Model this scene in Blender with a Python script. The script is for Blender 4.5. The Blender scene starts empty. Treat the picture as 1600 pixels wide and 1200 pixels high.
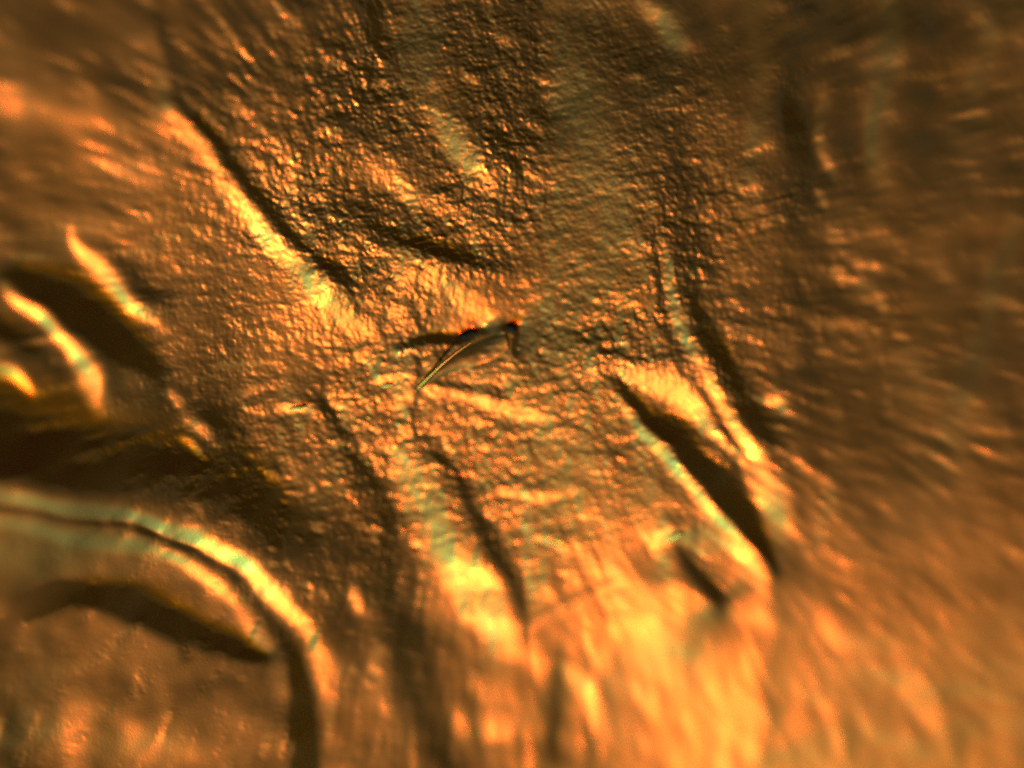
import bpy, math
import numpy as np

sc = bpy.context.scene
# ------------------------------------------------------------------ camera
# 1 unit = 1000 photo pixels; x = (px-800)/1000, y = (600-py)/1000, the metal lies in the xy plane
CX, CY = 735.0, 430.0                       # crown of the slightly domed metal (sharpest spot)
def W(px, py, z=0.0): return ((px - 800) / 1000.0, (600 - py) / 1000.0, z)
cam = bpy.data.cameras.new('microscope_camera')
camo = bpy.data.objects.new('microscope_camera', cam); sc.collection.objects.link(camo)
camo.location = (0, 0, 6.0)
cam.sensor_width = 36; cam.lens = 36 * 6.0 / 1.6
cam.clip_start = 0.1; cam.clip_end = 100
cam.dof.use_dof = True; cam.dof.focus_distance = 6.035; cam.dof.aperture_fstop = 0.185
sc.camera = camo
# ------------------------------------------------------------------ world, lamps, exposure
w = bpy.data.worlds.new('World'); sc.world = w; w.use_nodes = True
w.node_tree.nodes['Background'].inputs[0].default_value = (0.9, 0.75, 0.6, 1)
w.node_tree.nodes['Background'].inputs[1].default_value = 0.004
LAZ = np.array([-0.695, -0.719])              # towards the lamps, in the plane of the metal (lower left)
TILT = 0.20 * np.array([-0.719, 0.695])       # the piece lies a little skew on the stage: its slope in x and y
def half_vector(az, el):
    """where the metal has to face to mirror a lamp into the microscope, lamp angles given for the skew piece"""
    e, a = math.radians(el), math.radians(az)
    h = np.array([math.cos(e) * math.cos(a), math.cos(e) * math.sin(a), math.sin(e) + 1]); h /= np.linalg.norm(h)
    h = h - h[2] * np.array([TILT[0], TILT[1], 0]); return h / np.linalg.norm(h)
def lamp(name, az, el, dist, size, power, col):
    l = bpy.data.lights.new(name, 'AREA'); l.shape = 'DISK'; l.size = size; l.energy = power; l.color = col
    o = bpy.data.objects.new(name, l); sc.collection.objects.link(o)
    h = half_vector(az, el); d = 2 * h[2] * h - np.array([0, 0, 1])
    tgt = np.array([0.15, -0.1, 0]); p = tgt + dist * d
    o.location = p
    from mathutils import Vector
    o.rotation_euler = Vector(tgt - p).to_track_quat('-Z', 'Y').to_euler()
    return o
# three coloured lamps, added for lens-like fringes in place of one illuminator; red steepest
LAMPS = ((229, 60), (227, 38), (225, 22))
lamp('fringe_lamp_red',   *LAMPS[0], 12.0, 1.6, 395, (1.0, 0.10, 0.02))
lamp('fringe_lamp_green', *LAMPS[1], 12.0, 1.6, 675, (0.25, 1.0, 0.05))
lamp('fringe_lamp_blue',  *LAMPS[2], 12.0, 1.6, 820, (0.05, 0.35, 1.0))
lamp('fill_lamp',         50, 50, 12.0, 5.0, 2.5, (0.65, 0.9, 1.0))      # weak fill added on the other side to lift the dark flanks
sc.view_settings.view_transform = 'Standard'; sc.view_settings.look = 'None'
sc.view_settings.exposure = -0.05; sc.view_settings.gamma = 1.0
sc.cycles.use_denoising = False
sc.render.film_transparent = False

# ------------------------------------------------------------------ materials
def metal(name, base, dark, rough, rough2, shiny=0.35):
    m = bpy.data.materials.new(name); m.use_nodes = True
    nt = m.node_tree; nt.nodes.clear(); N = nt.nodes.new; L = nt.links.new
    out = N('ShaderNodeOutputMaterial'); geo = N('ShaderNodeNewGeometry')
    n1 = N('ShaderNodeTexNoise'); n1.inputs['Scale'].default_value = 7; n1.inputs['Detail'].default_value = 6
    L(geo.outputs['Position'], n1.inputs['Vector'])
    cr = N('ShaderNodeValToRGB')
    cr.color_ramp.elements[0].position = 0.3; cr.color_ramp.elements[1].position = 0.75
    cr.color_ramp.elements[0].color = (*dark, 1); cr.color_ramp.elements[1].color = (*base, 1)
    L(n1.outputs['Fac'], cr.inputs['Fac'])
    n2 = N('ShaderNodeTexNoise'); n2.inputs['Scale'].default_value = 260; n2.inputs['Detail'].default_value = 3
    L(geo.outputs['Position'], n2.inputs['Vector'])
    bp = N('ShaderNodeBump'); bp.inputs['Strength'].default_value = 0.09; bp.inputs['Distance'].default_value = 0.0015
    L(n2.outputs['Fac'], bp.inputs['Height'])
    a = N('ShaderNodeBsdfPrincipled'); b = N('ShaderNodeBsdfPrincipled')
    for s, r in ((a, rough), (b, rough2)):
        s.inputs['Metallic'].default_value = 1.0; s.inputs['Roughness'].default_value = r
        L(cr.outputs['Color'], s.inputs['Base Color']); L(bp.outputs['Normal'], s.inputs['Normal'])
    mx = N('ShaderNodeMixShader'); mx.inputs[0].default_value = shiny
    L(a.outputs[0], mx.inputs[1]); L(b.outputs[0], mx.inputs[2]); L(mx.outputs[0], out.inputs[0])
    return m
BRONZE = metal('golden_bronze', (0.93, 0.61, 0.28), (0.86, 0.53, 0.21), 0.53, 0.26, 0.44)

# ------------------------------------------------------------------ relief: sample grid
STEP = 1.5
X0, X1, Y0, Y1 = -160.0, 1760.0, -120.0, 1320.0
nx, ny = int((X1 - X0) / STEP) + 1, int((Y1 - Y0) / STEP) + 1
gx = X0 + STEP * np.arange(nx); gy = Y0 + STEP * np.arange(ny)
PX, PY = np.meshgrid(gx, gy)                # photo pixel coordinates of each grid point
rng = np.random.default_rng(7)

def blur(a, s, s2=None):
    f = np.fft.rfft2(a); s2 = s if s2 is None else s2
    ky = np.fft.fftfreq(a.shape[0])[:, None]; kx = np.fft.rfftfreq(a.shape[1])[None]
    return np.fft.irfft2(f * np.exp(-2 * (math.pi ** 2) * ((ky * s) ** 2 + (kx * s2) ** 2)), a.shape)
def unit(a): a = a - a.mean(); return a / a.std()

# coarse target brightness, shaped into the metal as slope: rows y=-100..1300, columns x=-100..1700 every 200
coarse = np.array([
 [ 84, 84, 78, 66, 72, 70, 74, 62, 68, 68],
 [ 84, 84, 76, 62, 70, 68, 72, 60, 68, 70],
 [ 92, 96,104, 76, 76,100, 80, 64, 68, 72],
 [ 66, 68, 84,112,108,102, 74, 66, 72, 76],
 [ 44, 46, 56, 78,100,104, 80, 68, 80, 86],
 [ 90, 92, 78, 66, 96,114,106,106,100,100],
 [ 88, 92,104, 84, 84,108,160,142,130,124],
 [ 90, 92,108, 90, 84,104,155,142,132,124]], float)
cxs = np.array([-100, 100, 300, 500, 700, 900, 1100, 1300, 1500, 1700.]); cys = np.array([-100, 100, 300, 500, 700, 900, 1100, 1300.])
def bil(c, x, y):
    fx = np.clip((x + 100) / 200, 0, c.shape[1] - 1.001); fy = np.clip((y + 100) / 200, 0, c.shape[0] - 1.001)
    i, j = fx.astype(int), fy.astype(int); u, v = fx - i, fy - j
    u = u * u * (3 - 2 * u); v = v * v * (3 - 2 * v)
    return (c[j, i] * (1 - u) + c[j, i + 1] * u) * (1 - v) + (c[j + 1, i] * (1 - u) + c[j + 1, i + 1] * u) * v
V = bil(coarse, PX, PY)

# regional brightness correction, shaped into the slopes of the relief
LEVEL = 0.90 * np.array([
 [0.96,0.96,0.96,0.98,1.08,1.22,1.18,1.08,1.14,1.14],
 [0.96,0.96,0.96,0.98,1.08,1.10,1.10,1.08,1.14,1.14],
 [0.80,0.80,0.76,0.93,1.06,1.10,1.06,1.08,1.10,1.10],
 [0.84,0.84,0.76,0.94,1.06,1.18,1.05,1.05,1.12,1.12],
 [0.96,0.96,0.93,0.97,1.02,1.02,0.94,1.06,1.14,1.14],
 [0.78,0.78,0.80,0.88,0.92,0.88,0.98,1.18,1.25,1.25],
 [0.60,0.60,0.70,0.80,0.84,0.92,1.14,1.30,1.42,1.42],
 [0.60,0.60,0.70,0.80,0.84,0.92,1.14,1.30,1.42,1.42]])

# hand-warp so that worn edges are not drawn with a ruler
wx = 5 * unit(blur(rng.standard_normal(PX.shape), 14)) * 0.6; wy = 5 * unit(blur(rng.standard_normal(PX.shape), 14)) * 0.6
QX, QY = PX + wx, PY + wy

def smooth_line(pts, n=14):
    p = np.array(pts, float)
    if len(p) < 3:
        t = np.linspace(0, 1, n)[:, None]; return p[0] * (1 - t) + p[-1] * t
    e = np.vstack([2 * p[0] - p[1], p, 2 * p[-1] - p[-2]]); o = []
    for i in range(1, len(e) - 2):
        t = np.linspace(0, 1, n, endpoint=False)[:, None]
        a, b, c, d = e[i - 1], e[i], e[i + 1], e[i + 2]
        o.append(0.5 * ((2 * b) + (c - a) * t + (2 * a - 5 * b + 4 * c - d) * t * t + (-a + 3 * b - 3 * c + d) * t ** 3))
    o.append(p[-1:]); return np.vstack(o)

def dist_field(pts):
    """signed distance to a poly line whose points are (x, y, halfwidth, value); returns window, |d|/w, value"""
    p = smooth_line(pts)
    m = 3.2 * p[:, 2].max() + 8
    i0, i1 = np.searchsorted(gx, [p[:, 0].min() - m, p[:, 0].max() + m]); j0, j1 = np.searchsorted(gy, [p[:, 1].min() - m, p[:, 1].max() + m])
    sl = (slice(j0, j1), slice(i0, i1))
    x, y = QX[sl], QY[sl]
    best = np.full(x.shape, 1e9); val = np.zeros(x.shape)
    for a, b in zip(p[:-1], p[1:]):
        dx, dy = b[0] - a[0], b[1] - a[1]; q = dx * dx + dy * dy + 1e-9
        t = np.clip(((x - a[0]) * dx + (y - a[1]) * dy) / q, 0, 1)
        d = np.hypot(x - a[0] - t * dx, y - a[1] - t * dy) / (a[2] + t * (b[2] - a[2]))
        k = d < best; best[k] = d[k]; val[k] = (a[3] + t * (b[3] - a[3]))[k]
    return sl, best, val

MASK = np.zeros((ny, nx), np.int16)         # which part each grid point belongs to
PARTS = [('field', None)]
def stroke(pts, w=10, v=100, part=None, hard=2.0, k=1.0, under=None):
    """one ridge flank / furrow of the relief; pts (x, y[, halfwidth[, level]])"""
    q = [(p[0], p[1], p[2] if len(p) > 2 else w, p[3] if len(p) > 3 else v) for p in pts]
    sl, d, val = dist_field(q)
    val = np.where(val > 100, 100 + (val - 100) * 1.6, val)
    a = k * np.exp(-(d ** hard) * 0.9)
    V[sl] = V[sl] * (1 - a) + val * a
    if part:
        PARTS.append((part, under)); idx = len(PARTS) - 1
        m = MASK[sl]; m[d < 1.15] = idx
        return idx

# ---- soft undulations first
S = stroke
S([(0,160),(60,178),(150,200),(250,215)], 26, 112, k=.8)
S([(10,158),(34,170)], 10, 135)
S([(130,250),(230,268)], 22, 112, k=.7)
S([(190,85),(225,80)], 12, 100, k=.8); S([(185,130),(220,130)], 26, 58, k=.8); S([(60,45),(130,60)], 36, 66, k=.7)
S([(310,90),(400,60),(520,50)], 60, 62, k=.6); S([(380,130),(480,125)], 10, 88, k=.6)
S([(570,-60),(575,40),(575,120),(548,180)], 30, 44, k=.85); S([(590,100),(600,128)], 8, 98)
S([(640,-80),(648,0),(656,80),(668,150),(690,200)], 26, 104, k=.9)
S([(735,-60),(735,60),(745,150)], 30, 52, k=.8)
S([(765,120),(790,190),(805,235)], 36, 44, k=.9)
S([(850,-60),(840,0),(832,90),(838,170)], 24, 38, k=.9)
S([(880,-40,34,92),(885,80,36,100),(900,170,38,112),(922,250,40,120),(955,330,40,112),(1000,390,36,106)], 42, 110, k=.9)
S([(905,235),(940,275)], 24, 122, k=.8)
S([(1100,60),(1070,200),(1064,320),(1084,430)], 28, 50, k=.85)
S([(1188,-40),(1195,60),(1192,170),(1180,280)], 20, 100, k=.85); S([(1255,0),(1252,120),(1262,250),(1250,330)], 34, 42, k=.9)
S([(1402,-40),(1396,40),(1385,140),(1376,250)], 22, 104, k=.9)
S([(1330,40),(1325,160),(1335,250)], 20, 54, k=.8); S([(1470,0),(1460,160),(1440,300)], 36, 52, k=.75)
S([(1330,330),(1380,360),(1450,390)], 24, 88, k=.5); S([(1300,620),(1250,590)], 45, 50, k=.7); S([(1440,430),(1400,480)], 40, 58, k=.6)
S([(1580,180),(1600,260)], 30, 52, k=.7)
S([(430,300),(500,260),(560,250)], 34, 104, k=.75)
S([(700,130),(760,100)], 30, 78, k=.5)
# upper right streaks
for a in ([(1010,8),(1045,28),(1070,62)],): S(a, 13, 150)
S([(728,112),(742,120)], 6, 125); S([(985,120),(1003,118)], 6, 120)
S([(1178,190),(1182,215)], 9, 118); S([(1176,262),(1186,292)], 8, 112); S([(1300,150),(1290,220),(1306,262)], 8, 100); S([(1286,298),(1294,312)], 6, 115)
S([(1388,140),(1372,180),(1372,232)], 9, 138, part='ridge'); S([(1565,40),(1552,92),(1535,130)], 12, 118)
S([(1310,508),(1328,500)], 6, 130); S([(1288,552),(1298,548)], 6, 120)

# ---- long fold, upper left to the centre
S([(262,40,12),(275,130,12),(300,185,11,40),(345,240,11,26),(395,300,12,18),(440,355,13,18),(490,405,14,18),(530,440,15,20),(560,468,9,40)], 12, 50, part='furrow')
S([(250,90,14,92),(268,165,14,105),(300,220,13,125),(345,275,12,140),(390,335,13,165),(440,392,15,178),(490,452,17,190),(535,492,18,205),(565,512,12,180)], 14, 150, part='ridge')
S([(440,430),(500,500),(560,530)], 16, 120, k=.5)
# ---- folds at the left edge
S([(35,430,10),(70,455,20),(120,490,26,20),(175,525,26,18),(220,560,20,30),(260,590,14,45)], 20, 30, part='furrow')
S([(8,440,7,100),(40,475,8,140),(72,496,9,190),(100,528,10,140),(130,562,13,150),(148,595,15,180),(152,630,13,120)], 10, 140, part='ridge')
S([(0,500),(40,535),(95,575)], 15, 44)
S([(118,345,6,105),(124,385,8,150),(160,428,12,180),(192,466,12,165),(225,490,10,150),(245,502,6,130)], 10, 150, part='ridge')
S([(175,400),(225,450),(270,495)], 14, 58, k=.8)
S([(130,352),(200,380),(285,418)], 3, 118, k=.7)
S([(-20,572,9,120),(10,576,9,150),(32,588,9,165),(52,614,8,120)], 9, 150, part='ridge')
S([(60,640),(130,660),(210,650)], 20, 76, k=.6)
S([(-100,655),(0,668),(110,700),(210,715),(330,745),(420,800)], 44, 36, k=.9)
S([(-100,705),(40,730),(180,750)], 18, 22, k=.8)
# ---- crest above the centre
S([(540,255,16,100),(590,275,15,118),(640,302,14,122),(690,325,13,118),(740,345,10,105)], 14, 115, part='ridge')
S([(585,355),(640,378),(700,396),(775,412)], 17, 40, part='furrow')
S([(600,300),(560,330),(520,330)], 18, 66, k=.6)
S([(605,405,14,120),(640,425,22,150),(690,445,22,165),(745,482,14,150)], 20, 150, part='ridge')
S([(570,470),(620,480)], 24, 130, k=.6)
S([(672,180,12,115),(695,205,16,150),(718,238,17,165),(750,270,15,135),(785,295,11,110)], 14, 140, part='ridge')
S([(760,215),(800,250)], 22, 52, k=.8)
S([(790,430),(880,470),(980,470)], 40, 96, k=.4)
# ---- thin standing ridge on the right
S([(1026,360),(1032,430),(1046,500),(1066,560)], 8, 44, k=.9)
S([(1066,380,10,54),(1078,445,11,46),(1100,505,15,32),(1132,560,18,26),(1170,622,19,26),(1205,685,18,30),(1240,735,12,60)], 15, 40, part='furrow')
S([(1042,370,7,122),(1054,450,8,135),(1072,518,9,142),(1106,585,10,146),(1146,648,10,135),(1186,716,12,140),(1218,775,17,150),(1232,830,17,140)], 8, 125, part='ridge')
S([(1095,610),(1135,662),(1168,720)], 5, 48)
S([(1122,672),(1160,722),(1184,772)], 7, 120)
S([(1205,628),(1230,634)], 6, 140)
# ---- wedge and gash
S([(940,545),(1000,562),(1062,586)], 5, 42)
S([(985,588,12,165),(1035,602,22,185),(1085,636,20,175),(1110,660,14,135)], 20, 165, part='ridge')
S([(962,592,6,30),(1002,640,12,12),(1058,688,23,10),(1108,742,31,8),(1158,802,28,8),(1198,858,18,10),(1222,898,9,30)], 15, 10, part='gash')
S([(1050,655,10),(1110,705,14),(1165,770,12),(1200,840,8)], 12, 44, k=.55)
S([(950,600,5,120),(985,650,8,150),(1036,708,9,155),(1088,770,9,155),(1140,832,10,165),(1182,888,11,170),(1200,930,11,170),(1172,962,12,165)], 9, 155, part='ridge')
S([(1195,750,9,120),(1215,800,12,140),(1228,850,10,130)], 10, 140, k=.8)
S([(965,705),(1020,762),(1066,822)], 7, 66, k=.8); S([(1005,740),(1055,800)], 8, 112, k=.6)
S([(1070,862,12,56),(1105,905,26,28),(1140,945,18,34)], 18, 40, part='dent')
S([(1200,905,9,140),(1206,938,11,170),(1180,966,12,165),(1150,972,10,135)], 11, 160)
S([(1028,852),(1050,845),(1076,838)], 8, 220)
# ---- centre: burr hollow, short ridges
S([(655,555),(652,600),(640,655)], 7, 50)
S([(625,548,6,40),(680,530,9,10),(720,526,9,8),(748,514,7,10)], 8, 12, part='slit', hard=3)
S([(786,505),(804,512),(803,545)], 8, 16, hard=3)
S([(690,560),(760,545),(790,560)], 18, 58, k=.9)
S([(670,600),(745,610),(830,642)], 6, 56); S([(830,642),(880,652)], 5, 80)
S([(680,612,5,130),(740,626,9,165),(800,642,11,175),(860,662,8,150)], 9, 165, part='ridge')
S([(740,590),(800,592)], 8, 128, k=.8)
S([(588,600),(612,602)], 8, 190); S([(540,640),(528,660)], 10, 130); S([(620,640),(640,620)], 9, 140); S([(560,600),(520,600)], 10, 80)
S([(432,640),(480,638)], 6, 175); S([(380,620),(400,612)], 6, 130); S([(330,575),(408,570)], 5, 120); S([(300,660),(330,680)], 12, 130); S([(285,690),(300,705)], 8, 120)
S([(270,615),(282,630)], 7, 120)
S([(400,660),(440,700)], 20, 70, k=.7)
# ---- hanging folds below the centre
S([(330,655,18),(368,722,24),(402,790,26),(425,850,24)], 22, 40, part='furrow')
S([(500,630,10),(528,672,13,42),(562,730,16,40),(595,790,20,40),(612,850,24,46),(610,930,28,52)], 14, 44, part='furrow')
S([(560,760),(590,860),(620,960),(650,1040)], 34, 50, k=.75)
S([(612,700,14,120),(640,760,20,140),(668,820,24,155),(700,880,26,165),(735,930,24,160),(770,985,22,145),(790,1030,18,120)], 22, 135, part='ridge')
S([(655,690,9),(695,728,12),(730,780,14),(758,830,15),(782,880,16),(802,930,14),(812,965,9,70)], 12, 46, part='furrow')
S([(738,902,10,180),(752,915,13,205)], 12, 195); S([(748,940),(742,960)], 9, 90); S([(790,985),(795,1020)], 10, 140)
S([(560,690),(600,720)], 16, 105, k=.7)
S([(752,762),(815,768),(872,742)], 6, 76); S([(778,776),(860,782),(890,768)], 8, 150)
S([(700,700),(800,690),(900,700)], 24, 108, k=.5); S([(930,720),(900,745)], 7, 130)
S([(820,980),(880,945),(945,915)], 7, 84); S([(830,990),(885,955),(955,920)], 7, 138, part='ridge')
S([(845,845),(862,855),(884,862)], 5, 160)
S([(548,940),(556,962)], 10, 150); S([(585,1025),(575,1050)], 10, 130); S([(500,1030),(515,1060)], 18, 120)
S([(650,1020),(648,1080),(670,1150),(690,1200)], 32, 52, k=.85); S([(880,1040),(868,1110),(872,1200)], 15, 62, k=.85)
S([(765,1160),(795,1150)], 14, 140); S([(740,1060),(720,1130)], 18, 84, k=.6); S([(890,1060),(930,1120),(960,1180)], 12, 140, k=.7)
S([(960,900),(1010,930)], 20, 150, k=.6); S([(790,1080),(830,1150)], 20, 112, k=.6)
# ---- bright plain at the lower right
S([(1030,1030),(1100,1060),(1140,1080)], 40, 158, k=.7); S([(1150,1100),(1185,1170)], 30, 158, k=.7); S([(1180,960),(1215,990)], 18, 165, k=.8)
S([(1235,1010),(1215,1080),(1230,1180)], 16, 105, k=.7); S([(1430,1085),(1450,1110)], 18, 165, k=.8); S([(1300,980),(1330,1010)], 18, 165, k=.6)
S([(1320,920),(1240,870)], 22, 96, k=.7); S([(1540,1080),(1562,1102),(1620,1118)], 3, 160)
S([(1500,860),(1560,900)], 50, 96, k=.5)
S([(1540,380),(1510,500),(1480,600)], 26, 58, k=.6)
S([(1600,340,13),(1568,430,13),(1558,520,13),(1532,600,14),(1497,660,16,122),(1470,684,13,114)], 13, 106, part='ridge')
S([(1580,560),(1590,640)], 22, 76, k=.7)

# ---- round boss at the lower left: outer collar, channel, inner collar, hollow, crown
ring = smooth_line([(-170,790),(0,800),(65,812),(130,824),(200,838),(262,858),(312,884),(362,924),(402,964),(432,1004),(452,1054),(462,1110),(466,1170),(470,1340),(-170,1340)], 6)
inside = np.zeros(V.shape, bool)
for (xa, ya), (xb, yb) in zip(ring, np.roll(ring, -1, 0)):          # even-odd fill
    if ya != yb: inside ^= ((PY < ya) != (PY < yb)) & (PX < (xb - xa) * (PY - ya) / (yb - ya) + xa)
PARTS.append(('boss', None)); BOSS = len(PARTS) - 1; MASK[inside] = BOSS
S([(-110,756,11,136),(0,771,11,140),(60,784,11,150),(140,799,10,154),(220,816,10,184),(290,840,12,196),(350,870,13,200),(400,912,13,188),(442,957,12,170),(478,1002,11,145),(496,1060,11,118),(502,1120,10,100)], 13, 180, part='collar', under=BOSS)
S([(-110,772,6,60),(0,788,6,56),(65,801,6,60),(130,812,7,54),(200,826,8,44),(262,846,8,46),(312,872,8,50),(362,912,9,56),(402,952,9,56),(432,992,10,48),(456,1042,13,40),(466,1100,16,36),(470,1160,19,34),(474,1300,22,34)], 8, 50, part='channel', hard=2.3, under=BOSS)
S([(-110,795,11,135),(0,812,12,138),(65,830,12,136),(130,842,11,138),(200,855,10,150),(255,870,10,146),(302,896,10,140),(350,936,11,124),(390,980,13,114),(420,1030,14,116),(438,1090,14,114)], 11, 150, part='collar', under=BOSS)
S([(-60,860),(0,862),(40,880)], 28, 125, k=.8)
S([(110,890),(220,900),(320,950)], 26, 88, k=.6)
S([(-60,1035,22),(0,985,22),(42,948,22),(100,926,22),(170,935,22),(230,964,22),(290,993,22),(350,1014,20),(410,1034,14,50)], 22, 32, part='hollow', under=BOSS)
S([(60,1010),(180,1010),(260,1040)], 22, 84, k=.6); S([(130,1110),(110,1200)], 26, 130, k=.7); S([(210,1165),(290,1180)], 26, 134, k=.7)
S([(10,1120),(20,1200)], 30, 66, k=.7); S([(350,1110),(390,1160)], 30, 112, k=.6); S([(330,1060),(280,1100)], 24, 76, k=.6)

# ---- grain: fine pitting near the crown, radial streaks further out
R = np.hypot(PX - CX, PY - CY); TH = np.arctan2(PY - CY, PX - CX)
iso = unit(blur(rng.standard_normal(V.shape), 1.0)) + 0.3 * unit(blur(rng.standard_normal(V.shape), 4))
P = 1024
def tex(s, s2):
    return unit(blur(rng.standard_normal((P, P)), s, s2))
def look(t, u, v):
    i, j = np.floor(u).astype(int), np.floor(v).astype(int); a, b = u - i, v - j
    return (t[j % P, i % P] * (1 - a) + t[j % P, (i + 1) % P] * a) * (1 - b) + (t[(j + 1) % P, i % P] * (1 - a) + t[(j + 1) % P, (i + 1) % P] * a) * b
bend = TH + 0.010 * unit(blur(rng.standard_normal(V.shape), 40)) + 0.05 * np.exp(-((PX - 1250) / 420) ** 2 - ((PY - 950) / 330) ** 2)
U = bend / (2 * math.pi) * P                # seam falls where the lookup wraps
RR = R + 5 * unit(blur(rng.standard_normal(V.shape), 25))
streak = look(tex(2.0, 0.8), U, RR / 8.0) + 0.5 * look(tex(1.6, 1.7), U + 331, RR / 10.0 + 200)
far = np.clip((R - 250) / 430, 0, 1); far = far * far * (3 - 2 * far)
grain = unit(iso) * (1 - far) + unit(unit(streak) + 0.35 * unit(iso)) * far
dirw = 0.55 + 0.45 * np.clip(np.cos(TH - 0.35), 0, 1)            # streaks strongest towards the right and lower right
amp = 0.64 * (1 - far) + 0.15 * far * dirw
amp = amp * (0.75 + 0.25 * np.clip(unit(blur(rng.standard_normal(V.shape), 40)), -1.5, 1.5))
soft = far
V = blur(V, 0.5) * (1 - soft) + blur(V, 1.4) * soft               # edges worn round
V = V * np.exp(0.05 * unit(blur(rng.standard_normal(V.shape), 7)) + 0.05 * unit(blur(rng.standard_normal(V.shape), 18)))   # blotchy wear
gl = unit(blur(rng.standard_normal(V.shape), 3.0, 4.2)); near = np.exp(-((PX - 520) / 190) ** 2 - ((PY - 790) / 240) ** 2) + 0.6 * np.exp(-((PX - 1330) / 200) ** 2 - ((PY - 480) / 190) ** 2)
V = V + 62 * np.clip(gl - 1.15, 0, 1.5) * np.clip(near, 0, 1)
spark = np.clip(grain - 1.0, 0, 2)
V = V * np.exp(amp * np.where(grain < 0, 0.6, 1.0) * grain) + (92 - 68 * far) * spark * (0.4 + 0.6 * (V / 110))
V = V * bil(LEVEL, PX, PY)
V = 95 * (V / 95) ** 1.22
V = np.clip(V, 3, 252)

# ---- target brightness -> slope towards the lamps (inverse of the metal's gloss lobe), then integrate to a height
KL, AMB = 0.60, 0.002
HALF = []
for (az_, el_), wt in zip(LAMPS, (0.36, 0.52, 0.12)): HALF.append((half_vector(az_, el_), wt, 0))
def ggx(c2, al): return (0.34 * al / (c2 * (al * al - 1) + 1)) ** 2
def gloss(sx, sy):
    """how bright the metal answers the lamps for a surface slope"""
    nz = 1 / np.sqrt(1 + sx * sx + sy * sy); o = 0
    for h, wt, _ in HALF:
        c = (-sx * h[0] - sy * h[1] + h[2]) * nz; c2 = np.clip(c, 0, 1) ** 2
        o = o + wt * (0.56 * ggx(c2, 0.29) + 0.44 * ggx(c2, 0.12))
    return KL * o + AMB
ts = np.linspace(-0.80, 0.345, 400)          # descent towards the lamps
tl = gloss(-ts * LAZ[0] + TILT[0], -ts * LAZ[1] + TILT[1]); tl = np.maximum.accumulate(tl)
def want(lin): return np.interp(lin, tl + np.arange(400) * 1e-7, ts)
lin = (np.clip(V, 3, 252) / 255.0) ** 2.2
slope = want(lin)
DOME, DOMY, TWIST = -0.04, 0.07, 0.0                                 # drop of the metal away from its crown, per unit squared
xw, yw = (PX - 800) / 1000, (600 - PY) / 1000; xc, yc = (CX - 800) / 1000, (600 - CY) / 1000
dome = -DOME * (xw - xc) ** 2 - DOMY * (yw - yc) ** 2 + TWIST * (xw - xc) * (yw - yc) + TILT[0] * (xw - xc) + TILT[1] * (yw - yc)
dslope = 2 * (DOME * (xw - xc) * LAZ[0] + DOMY * (yw - yc) * LAZ[1]) - TWIST * ((yw - yc) * LAZ[0] + (xw - xc) * LAZ[1])
pad = 500
tap = lambda n: np.concatenate([0.5 - 0.5 * np.cos(np.linspace(0, math.pi, pad)), np.ones(n), 0.5 + 0.5 * np.cos(np.linspace(0, math.pi, pad))])
TAP = tap(ny)[:, None] * tap(nx)[None]
shp = TAP.shape
ky = -2 * math.pi * np.fft.fftfreq(shp[0], STEP / 1000)[:, None]; kx = 2 * math.pi * np.fft.rfftfreq(shp[1], STEP / 1000)[None]
kd = kx * LAZ[0] + ky * LAZ[1]; kt = -kx * LAZ[1] + ky * LAZ[0]
k2 = kd * kd + 0.36 * kt * kt + 0.3
def integrate(g):
    return np.fft.irfft2(np.fft.rfft2(np.pad(g, pad, mode='edge') * TAP) * (1j * kd) / k2, shp)[pad:-pad, pad:-pad]
g = slope - dslope
for it in range(2):
    H = integrate(g); Z = dome + H
    sx = np.gradient(Z, STEP / 1000, axis=1); sy = -np.gradient(Z, STEP / 1000, axis=0)
    got = want(gloss(sx, sy))
    along = -(sx * LAZ[0] + sy * LAZ[1])
    side = np.abs(LAZ[0] * (sy - TILT[1]) - LAZ[1] * (sx - TILT[0]))
    r = np.where((along > 0.24) | (side > 0.13), 0.8 * (slope - along), slope - got)
    print('relief', it, round(float(H.min()), 3), round(float(H.max()), 3), 'miss', round(float(np.abs(r).mean()), 4))
    if it < 1: g = np.clip(g + 0.5 * blur(np.clip(r, -.25, .25), 2), -0.9, 0.7)
PRED = gloss(sx, sy)

# ------------------------------------------------------------------ cut the relief sheet into its parts
xyz = np.stack([xw, yw, Z], -1).reshape(-1, 3).astype(np.float32)
dzx = np.gradient(Z, STEP / 1000, axis=1); dzy = -np.gradient(Z, STEP / 1000, axis=0)
nrm = np.stack([-dzx, -dzy, np.ones_like(Z)], -1); nrm /= np.linalg.norm(nrm, axis=-1, keepdims=True)
nrm = nrm.reshape(-1, 3).astype(np.float32)
ii = np.arange(ny * nx).reshape(ny, nx)
quads = np.stack([ii[1:, :-1], ii[1:, 1:], ii[:-1, 1:], ii[:-1, :-1]], -1).reshape(-1, 4)
fm = MASK[:-1, :-1].reshape(-1)

def link(o, parent=None):
    sc.collection.objects.link(o)
    if parent: o.parent = parent
    return o
def sheet(name, q, parent):
    vs, inv = np.unique(q.reshape(-1), return_inverse=True)
    me = bpy.data.meshes.new(name)
    me.vertices.add(len(vs)); me.vertices.foreach_set('co', xyz[vs].reshape(-1))
    me.loops.add(len(inv)); me.loops.foreach_set('vertex_index', inv.astype(np.int32))
    me.polygons.add(len(q)); me.polygons.foreach_set('loop_start', np.arange(0, len(inv), 4, dtype=np.int32))
    me.polygons.foreach_set('use_smooth', np.ones(len(q), bool))
    me.update(); me.validate()
    me.normals_split_custom_set_from_vertices(nrm[vs])
    me.materials.append(BRONZE)
    return link(bpy.data.objects.new(name, me), parent)

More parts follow.
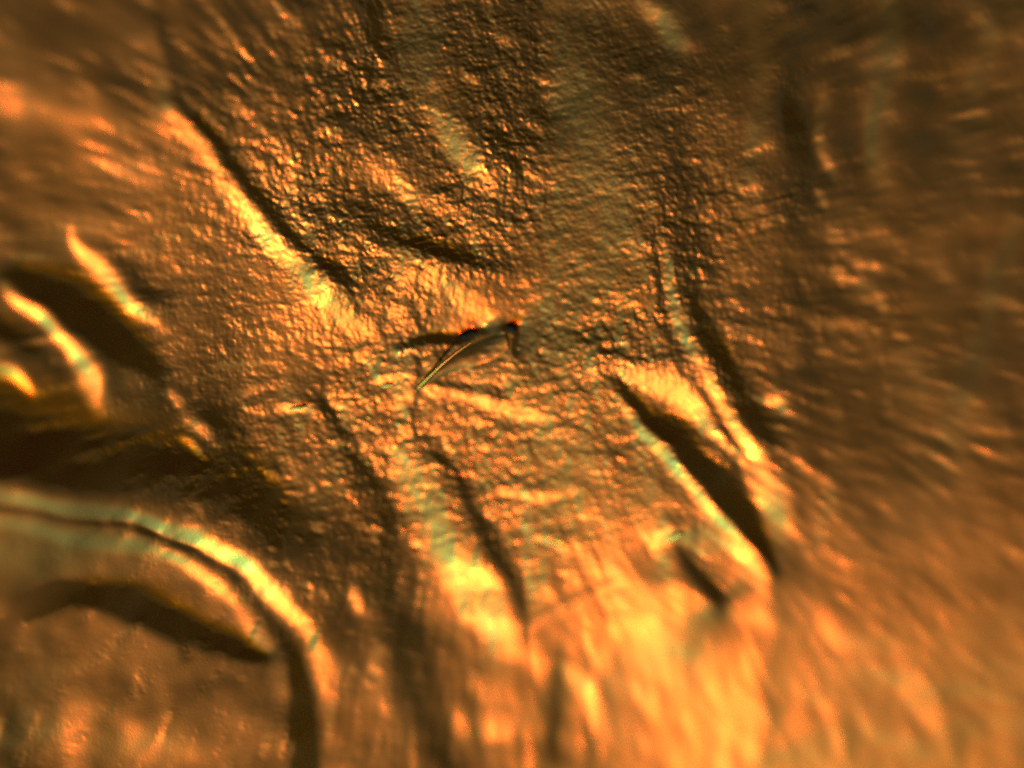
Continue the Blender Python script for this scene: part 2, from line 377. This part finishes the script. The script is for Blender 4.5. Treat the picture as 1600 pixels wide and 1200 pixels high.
relief = link(bpy.data.objects.new('metal_relief', None))
relief['label'] = 'worn golden bronze relief surface with slanting folds, pitted grain and a rounded boss'
relief['category'] = 'metal relief'
objs = {}
for idx, (name, under) in enumerate(PARTS):
    q = quads[fm == idx]
    if len(q): objs[idx] = sheet(name, q, objs[under] if under else relief)

# the metal goes on plainly around the worked patch, then drops to its underside
edge = np.concatenate([ii[0, :], ii[1:, -1], ii[-1, -2::-1], ii[-2:0:-1, 0]])[::3]
n = len(edge); ctr = np.array([xyz[:, 0].mean(), xyz[:, 1].mean()])
rings = [xyz[edge]]
for k, f_ in enumerate((1.04, 1.12, 1.25, 1.42, 1.6, 1.62)):
    p = xyz[edge].copy(); p[:, :2] = ctr + (p[:, :2] - ctr) * f_
    zs = np.convolve(np.r_[p[-60:, 2], p[:, 2], p[:60, 2]], np.ones(121) / 121, 'valid'); mixz = min(1, (k + 1) / 3)
    p[:, 2] = p[:, 2] * (1 - mixz) + zs * mixz + 0.004 * rng.standard_normal(n) * (k < 5)
    if k == 5: p[:, 2] = -1.0
    rings.append(p)
nr = len(rings)
fb = [(r_ * n + k, r_ * n + (k + 1) % n, (r_ + 1) * n + (k + 1) % n, (r_ + 1) * n + k) for r_ in range(nr - 1) for k in range(n)]
fb.append(tuple(range((nr - 1) * n, nr * n)))
me = bpy.data.meshes.new('border'); me.from_pydata(np.vstack(rings).tolist(), [], [q[::-1] for q in fb])
me.polygons.foreach_set('use_smooth', np.ones(len(fb), bool)); me.materials.append(BRONZE)
link(bpy.data.objects.new('border', me), relief)

# ------------------------------------------------------------------ loose bits lying on the metal
BURR = metal('torn_bronze', (0.92, 0.62, 0.28), (0.80, 0.46, 0.16), 0.5, 0.3, 0.4)
GRIME = bpy.data.materials.new('black_grime'); GRIME.use_nodes = True
gb = GRIME.node_tree.nodes['Principled BSDF']; gb.inputs['Roughness'].default_value = 0.9
gn = GRIME.node_tree.nodes.new('ShaderNodeTexNoise'); gn.inputs['Scale'].default_value = 90
gr = GRIME.node_tree.nodes.new('ShaderNodeValToRGB'); gr.color_ramp.elements[0].color = (0.006, 0.004, 0.004, 1); gr.color_ramp.elements[1].color = (0.03, 0.02, 0.014, 1)
GRIME.node_tree.links.new(gn.outputs['Fac'], gr.inputs['Fac']); GRIME.node_tree.links.new(gr.outputs['Color'], gb.inputs['Base Color'])

def zat(px, py):
    i = int(round((px - X0) / STEP)); j = int(round((py - Y0) / STEP))
    return float(Z[max(0, min(ny - 1, j)), max(0, min(nx - 1, i))])
def mesh(name, v, f, mat, smooth=True, parent=None):
    me = bpy.data.meshes.new(name); me.from_pydata(v, [], f); me.update()
    if smooth: me.polygons.foreach_set('use_smooth', np.ones(len(f), bool))
    me.materials.append(mat); return link(bpy.data.objects.new(name, me), parent)
def tag(o, label, cat, group=None):
    o['label'] = label; o['category'] = cat
    if group: o['group'] = group
    return o

def sliver(p0, p1, wid, label, thick=0.07, rs=1):
    """a curled sliver added to make a glint: pointed ends, arched back, lying with its belly in the metal"""
    r = np.random.default_rng(rs); n, m = 12, 8
    (x0, y0), (x1, y1) = p0, p1; L = math.hypot(x1 - x0, y1 - y0); ux, uy = (x1 - x0) / L, (y1 - y0) / L
    za, zb = zat(x0, y0), zat(x1, y1); v, f = [], []
    for i in range(n):
        t = i / (n - 1); wdt = wid * (0.05 + 0.95 * math.sin(math.pi * (0.03 + 0.94 * t))) * (1 + 0.08 * r.standard_normal())
        cx, cy = x0 + (x1 - x0) * t + 0.5 * r.standard_normal(), y0 + (y1 - y0) * t + 0.5 * r.standard_normal()
        zz = za + (zb - za) * t + 0.0005
        for k in range(m):
            a = 2 * math.pi * k / m; s_ = math.cos(a) * wdt; h = math.sin(a) * wdt * thick
            x, y, _ = W(cx - uy * s_, cy + ux * s_); mx_, my_, _ = W((x0 + x1) / 2, (y0 + y1) / 2)
            tip = -0.26 * ((x - mx_) * LAZ[0] + (y - my_) * LAZ[1])
            v.append((x, y, zz + 0.001 + tip + (h if h > 0 else 6 * h) / 1000.0))
    for i in range(n - 1):
        for k in range(m): f.append((i * m + k, i * m + (k + 1) % m, (i + 1) * m + (k + 1) % m, (i + 1) * m + k))
    f.append(tuple(range(m - 1, -1, -1))); f.append(tuple(range((n - 1) * m, n * m)))
    f = [q[::-1] for q in f]
    return tag(mesh('glint_sliver', v, f, BURR), label, 'glint sliver', 'bright slivers added as glints on the relief')
for k, (a, b, wd, lab) in enumerate([
    ((1030,852),(1074,839), 6, 'brightest white sliver added as a glint beside the end of the dark gash'),
    ((845,846),(884,864), 2.6, 'thin pale sliver added as a glint on the smooth plain between the gash and the hanging fold'),
    ((434,640),(480,636), 3.6, 'short straight sliver added as a glint left of the torn flake, above the dark hanging furrow'),
    ((588,603),(613,600), 4.2, 'stubby bright sliver added as a glint on the knob left of the torn flake')]):
    sliver(a, b, wd, lab, rs=20 + k)  # slivers tipped towards the lamps, added to stand for glints

# torn flake standing up in the crease at the centre: leaf and raised bright edge
fl = link(bpy.data.objects.new('metal_flake', None)); fl.location = W(652, 606, zat(652, 606))
tag(fl, 'torn triangular dark bronze flake with a thin bright edge, lifted over the black slit', 'flake')
zf = lambda px, py: max(zat(px, py), zat(652, 606)) - fl.location.z
rim = [(650,607,.002),(670,587,.004),(690,568,.006),(712,550,.007),(734,535,.008),(752,527,.007),(772,521,.005),(792,518,.003)]
low = [(654,610,.000),(676,597,.000),(700,586,.000),(724,577,.000),(746,572,.000),(766,566,.000),(782,558,.000),(796,545,.000)]
rim_c, rim, low = rim, [tuple(p) for p in smooth_line(rim, 5)], [tuple(p) for p in smooth_line(low, 5)]
v, f = [], []; rows = 22; r = np.random.default_rng(3)
for side in (0, 1):
    for j in range(rows):
        for (ax, ay, az), (bx_, by_, bz) in zip(rim, low):
            t = j / (rows - 1); px, py = ax + (bx_ - ax) * t, ay + (by_ - ay) * t
            x, y, _ = W(px, py); z = -0.0014 + 0.004 * math.sin(math.pi * min(1.0, max(0.0, t))) - 0.003 * side
            v.append((x - fl.location.x, y - fl.location.y, z + zat(px, py) - fl.location.z + 0.0006))
c = len(rim); o2 = rows * c
for j in range(rows - 1):
    for i in range(c - 1):
        q = (j * c + i, (j + 1) * c + i, (j + 1) * c + i + 1, j * c + i + 1); f.append(q); f.append(tuple(o2 + e for e in q[::-1]))
edge_loop = [i for i in range(c)] + [j * c + c - 1 for j in range(1, rows)] + [(rows - 1) * c + i for i in range(c - 2, -1, -1)] + [j * c for j in range(rows - 2, 0, -1)]
for a, b in zip(edge_loop, edge_loop[1:] + edge_loop[:1]): f.append((a, b, o2 + b, o2 + a))
mesh('leaf', v, f, BRONZE, parent=fl)
v, f = [], []
for i, (px, py, pz) in enumerate(rim_c[:5]):
    for k in range(6):
        a = 2 * math.pi * k / 6; rr = (1.2 + 1.4 * math.sin(math.pi * (i + .6) / 5.2)) / 1000
        x, y, _ = W(px, py)
        v.append((x - fl.location.x + 0.65 * rr * math.cos(a), y - fl.location.y - 0.76 * rr * math.cos(a), zat(px, py) - fl.location.z + 0.028 * i / 4 + 0.001 + 0.5 * rr * math.sin(a)))
for i in range(4):
    for k in range(6): f.append((i * 6 + k, i * 6 + (k + 1) % 6, i * 6 + 6 + (k + 1) % 6, i * 6 + 6 + k))
mesh('raised_edge', v, f, BURR, parent=fl)

def speck(px, py, rx, ry, ang, label, seed):
    r = np.random.default_rng(seed); v, f = [], []; n, m = 7, 10
    for i in range(n):
        th = math.pi * (i + 0.5) / n
        for k in range(m):
            a = 2 * math.pi * k / m; q = 1 + 0.22 * r.standard_normal()
            x, y = rx * math.sin(th) * math.cos(a) * q, ry * math.sin(th) * math.sin(a) * q
            X, Y, _ = W(px + x * math.cos(ang) - y * math.sin(ang), py + x * math.sin(ang) + y * math.cos(ang))
            v.append((X, Y, zat(px, py) + 0.002 + 0.6 * min(rx, ry) / 1000 * math.cos(th)))
    for i in range(n - 1):
        for k in range(m): f.append((i * m + k, (i + 1) * m + k, (i + 1) * m + (k + 1) % m, i * m + (k + 1) % m))
    f.append(tuple(range(m))); f.append(tuple(range(n * m - 1, (n - 1) * m - 1, -1)))
    f = [q[::-1] for q in f]
    tag(mesh('grime_speck', v, f, GRIME), label, 'grime', 'black grime specks')
speck(799, 511, 9, 6, 0.4, 'black lump of grime at the raised tip of the torn flake', 5)
speck(729, 522, 16, 5, -0.45, 'long black grime speck wedged in the slit beside the torn flake', 6)
